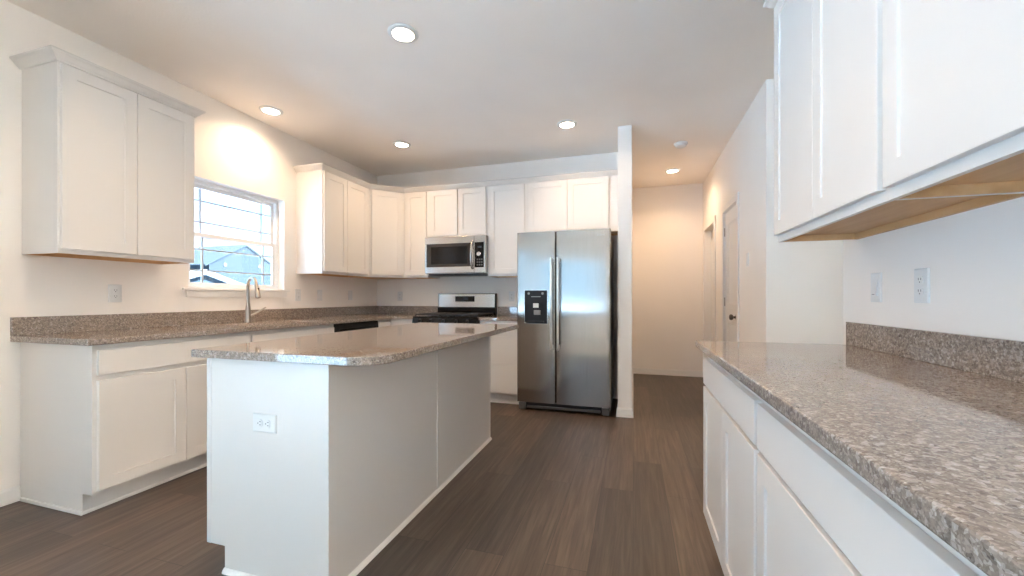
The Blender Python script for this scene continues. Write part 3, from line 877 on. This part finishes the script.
# ------------------------------------------------------------------ microwave
mw = thing('microwave', 'stainless over-the-range microwave below the short wall cabinet', 'microwave', (-1.959, D - 0.40, 1.40), 0)
mh = 0.428
MB().box(-0.377, 0.379, 0.03, 0.399, 0.0, mh).build('body', M_CASE, mw, bevel=0.003)
dm = MB().grid([-0.377, -0.357, 0.205, 0.240], [0.006, 0.078, 0.345, mh - 0.002], {(1, 1)}, 0, 0.032, 'xz').build('door', M_STEELH, mw, bevel=0.003)
MB().grid([-0.358, 0.206], [0.077, 0.347], set(), 0.002, 0.012, 'xz').build('door_window', M_DARKGLASS, dm)
MB().grid([-0.300, 0.160], [0.112, 0.312], set(), 0.0012, 0.0022, 'xz').build('window_screen', M_BLACK, dm)
ms = MB().grid([0.243, 0.248, 0.358, 0.377], [0.006, 0.066, 0.347, mh - 0.002], {(1, 1)}, 0, 0.032, 'xz').build('side_frame', M_STEELH, mw, bevel=0.003)
kp = MB().box(0.247, 0.359, 0.003, 0.012, 0.065, 0.348).build('keypad', M_BLACK, mw)
MB().box(0.283, 0.330, 0.0015, 0.003, 0.285, 0.305).build('clock', M_LED, kp)
MB().lathe([(0.026, 0.003), (0.026, -0.008), (0.022, -0.012)], (0.300, 0, 0.215), 'y', 24).build('dial', M_STEELH, kp, smooth=True)
for r_ in range(3):
    for c_ in range(3):
        MB().box(0.272 + c_ * 0.026, 0.290 + c_ * 0.026, 0.0018, 0.003, 0.085 + r_ * 0.030, 0.103 + r_ * 0.030).build('key', M_DKGREY, kp)
hb = MB()
pts = [(0.222, -0.004 - 0.044 * math.sin(PI * k / 14) ** 0.6, 0.052 + 0.310 * k / 14) for k in range(15)]
hb.tube(pts, [0.012] * 15, 12)
hb.build('handle', M_STEELH, dm, smooth=True)
MB().box(-0.36, 0.36, 0.06, 0.36, -0.012, 0.0).build('underside', M_BLACKM, mw)

# ------------------------------------------------------------------ dishwasher
dw = thing('dishwasher', 'black-topped dishwasher under the left worktop near the corner', 'dishwasher', (LF, YD0, 0), PI / 2)
dww = YD1 - YD0
MB().box(0.006, dww - 0.006, 0.02, 0.58, 0.10, BT - 0.004).build('body', M_GREYPL, dw)
MB().box(0.006, dww - 0.006, -0.022, 0.02, 0.125, 0.800).build('door', M_STEEL, dw, bevel=0.004)
MB().prism([(-0.030, 0.803), (-0.022, BT - 0.006), (0.02, BT - 0.006), (0.02, 0.803)], 0.006, dww - 0.006, 'x').build('control_panel', M_BLACKM, dw, bevel=0.003)
MB().box(0.05, dww - 0.05, -0.0325, -0.027, 0.812, 0.824).build('handle', M_BLACK, dw, bevel=0.001)
MB().box(0.006, dww - 0.006, 0.055, 0.10, 0.0, 0.12).build('toe_panel', M_BLACKM, dw)

# ------------------------------------------------------------------ wall plates (local: plate in x-z, front toward -y)
def plate_frame(name, label, cat, loc, rz, wd=0.072, hh=0.117, group='white electrical wall plates'):
    t = thing(name, label, cat, loc, rz, group)
    b = MB()
    c = 0.004
    o = [(-wd / 2, -hh / 2), (wd / 2, -hh / 2), (wd / 2, hh / 2), (-wd / 2, hh / 2)]
    i = [(x * (1 - 2 * c / wd), z * (1 - 2 * c / hh)) for x, z in o]
    A = [b.bm.verts.new((x, 0, z)) for x, z in o]; B = [b.bm.verts.new((x, -0.003, z)) for x, z in o]; C = [b.bm.verts.new((x, -0.006, z)) for x, z in i]
    b.bm.faces.new(A[::-1]); b.bm.faces.new(C)
    for p, q in ((A, B), (B, C)):
        for k in range(4): b.bm.faces.new((p[k], p[(k + 1) % 4], q[(k + 1) % 4], q[k]))
    b.build('plate', M_PLASTIC, t)
    return t
def outlet(label, loc, rz, horiz=False):
    t = plate_frame('power_outlet', label, 'outlet', loc, rz, *((0.117, 0.072) if horiz else (0.072, 0.117)))
    for s in (-1, 1):
        cx, cz = (0.0195 * s, 0) if horiz else (0, 0.0195 * s)
        pts = []
        for k in range(20):
            a = 2 * PI * k / 20
            x, z = 0.0165 * math.cos(a), 0.0165 * math.sin(a)
            if horiz: x = max(-0.0125, min(0.0125, x))
            else: z = max(-0.0125, min(0.0125, z))
            pts.append((cx + x, cz + z))
        rc = MB().prism(pts, -0.0085, -0.005, 'y').build('receptacle', M_PLASTIC, t)
        sl = MB()
        for q in (-1, 1):
            a, b = q * 0.0062, 0.003
            if horiz: sl.box(cx + b - 0.004, cx + b + 0.004, -0.0088, -0.0084, a - 0.0011, a + 0.0011)
            else: sl.box(a - 0.0011, a + 0.0011, -0.0088, -0.0084, cz + b - 0.004, cz + b + 0.004)
        if horiz: sl.box(cx - 0.0095, cx - 0.0055, -0.0088, -0.0084, -0.002, 0.002)
        else: sl.box(-0.002, 0.002, -0.0088, -0.0084, cz - 0.0095, cz - 0.0055)
        sl.build('slot', M_PLATEDARK, rc)
    return t
def switch(label, loc, rz, dim=False):
    t = plate_frame('light_switch', label, 'light switch', loc, rz)
    rk = MB().prism([(-0.033, -0.005), (0.033, -0.005), (0.033, -0.007), (0.0, -0.0095), (-0.033, -0.0115)][::-1], -0.0165, 0.0165, 'y' if False else 'x')
    # rocker in the y-z plane
    bm = rk.bm
    for v in bm.verts:
        x, y, z = v.co
        v.co = (x, z, y)
    rk.build('rocker', M_PLASTIC, t)
    if dim:
        MB().box(-0.013, 0.006, -0.0115, -0.0098, -0.0285, -0.0265).build('slider_slot', M_PLATEDARK, t)
    return t
outlet('white outlet on the left wall below the first wall cabinet', (L, 1.788, 1.152), PI / 2)
outlet('white outlet on the left wall just right of the window', (L, 3.300, 1.150), PI / 2)
switch('white wall switch second right of the window on the left wall', (L, 3.598, 1.150), PI / 2)
switch('white wall switch nearest the back corner on the left wall', (L, 4.093, 1.152), PI / 2)
outlet('white outlet on the back wall left of the range', (-2.920, D, 1.144), 0)
outlet('white outlet on the back wall right of the range', (-1.394, D, 1.140), 0)
switch('white switch on the right wall nearest the wall end', (R, 1.966, 1.165), -PI / 2, True)
outlet('white outlet on the right wall above the granite backsplash', (R, 1.700, 1.165), -PI / 2)
outlet('white horizontal outlet on the island end panel', (-1.390, IY0 - 0.001, 0.630), 0, True)
switch('small white wall plate on the right hallway wall beside the door', (XH, 3.90, 1.45), -PI / 2)

# ------------------------------------------------------------------ recessed lamps, smoke detector
def downlight(x, y, label):
    t = thing('recessed_light', label, 'ceiling light', (x, y, H), 0, 'round recessed ceiling lights')
    MB().lathe([(0.092, 0.0), (0.092, -0.004), (0.084, -0.010), (0.066, -0.012), (0.062, -0.006), (0.062, 0.0)], (0, 0, 0), 'z', 40).build('trim_ring', M_PLASTIC, t, smooth=True)
    MB().lathe([(0.0625, -0.004), (0.0625, -0.0085), (0.03, -0.0105), (0.005, -0.011)], (0, 0, 0), 'z', 40).build('lens', M_LENS, t, smooth=True)
    ld = bpy.data.lights.new('lamp', 'AREA')
    ld.shape = 'DISK'; ld.size = 0.115; ld.energy = LAMP; ld.color = LAMP_COLOR; ld.spread = math.radians(140)
    lo = bpy.data.objects.new('lamp', ld); COL.objects.link(lo)
    lo.parent = t; lo.location = (0, 0, -0.016)
downlight(-1.348, 2.170, 'round recessed ceiling light over the island, largest in view')
downlight(-2.994, 2.735, 'recessed ceiling light by the left wall above the window')
downlight(-2.336, 3.735, 'recessed ceiling light above the range and microwave')
downlight(-0.590, 3.745, 'recessed ceiling light in front of the refrigerator')
downlight(0.480, 5.500, 'recessed ceiling light in the hallway')
downlight(-1.900, 1.300, 'added unseen ceiling light between the island and the left worktop, warm fill')  # lamp added out of view to warm the left cabinet doors
downlight(-0.300, 1.150, 'added unseen ceiling light over the aisle right of the island, warm fill')  # lamp added out of view to lift the island side
sd = thing('smoke_detector', 'small white round smoke detector on the hallway ceiling', 'smoke detector', (0.48, 4.56, H), 0)
MB().lathe([(0.068, 0), (0.068, -0.010), (0.064, -0.016)], (0, 0, 0), 'z', 36).build('base', M_PLASTIC, sd, smooth=True)
MB().lathe([(0.058, -0.015), (0.056, -0.030), (0.040, -0.040), (0.015, -0.042)], (0, 0, 0), 'z', 36).build('cover', M_PLASTIC, sd, smooth=True)

# ------------------------------------------------------------------ outside the kitchen window
structure('ground', MB().box(-120, L - 0.6, -60, 110, -0.6, -0.4), M_GROUND, 'unseen ground outside, tinted blue for its bounce light', 'ground')  # never in view, coloured to send bluish light indoors
hs = thing('house', 'blue-grey gabled house seen through the kitchen window', 'house', (-50, 42, -0.4), 0)
k = 50 / 14
def hy(y): return y * k
def hz(z): return 1.125 + (z - 1.125) * k
yl, yp, yr_ = hy(10.30), hy(11.68), hy(13.05)
MB().prism([(yl, -0.4), (yr_, -0.4), (yr_, hz(2.28)), (yp, hz(3.05)), (yl, hz(2.28))], -58, -50, 'x').build('siding', M_SIDING, hs, local=False)
th = 0.22
MB().prism([(hy(10.15), hz(2.26)), (yp, hz(3.12)), (hy(13.22), hz(2.26)), (hy(13.22), hz(2.26) - th), (yp, hz(3.12) - th), (hy(10.15), hz(2.26) - th)], -58.4, -49.9, 'x').build('roof', M_ROOF, hs, local=False)
for yy, zz in ((hy(10.85), hz(2.30)), (hy(12.25), hz(2.34))):
    MB().box(-49.98, -49.9, yy - 0.14, yy + 0.14, zz - 0.18, zz + 0.18).build('gable_window', M_PALEROOF, hs, local=False)
gr = thing('house', 'pale low-roofed building in front of the blue house outside', 'house', (-42, 30, -0.4), 0)
k2 = 42 / 14
def gz(z): return 1.125 + (z - 1.125) * k2
MB().prism([(8.6 * k2, -0.4), (11.5 * k2, -0.4), (11.5 * k2, gz(1.55)), (10.1 * k2, gz(1.98)), (8.6 * k2, gz(1.55))], -47, -42, 'x').build('siding', M_SIDING, gr, local=False)
MB().prism([(8.4 * k2, gz(1.53)), (10.1 * k2, gz(2.08)), (11.75 * k2, gz(1.53)), (11.75 * k2, gz(1.53) - 0.5), (10.1 * k2, gz(2.08) - 0.5), (8.4 * k2, gz(1.53) - 0.5)], -47.5, -41.6, 'x').build('roof', M_PALEROOF, gr, local=False)
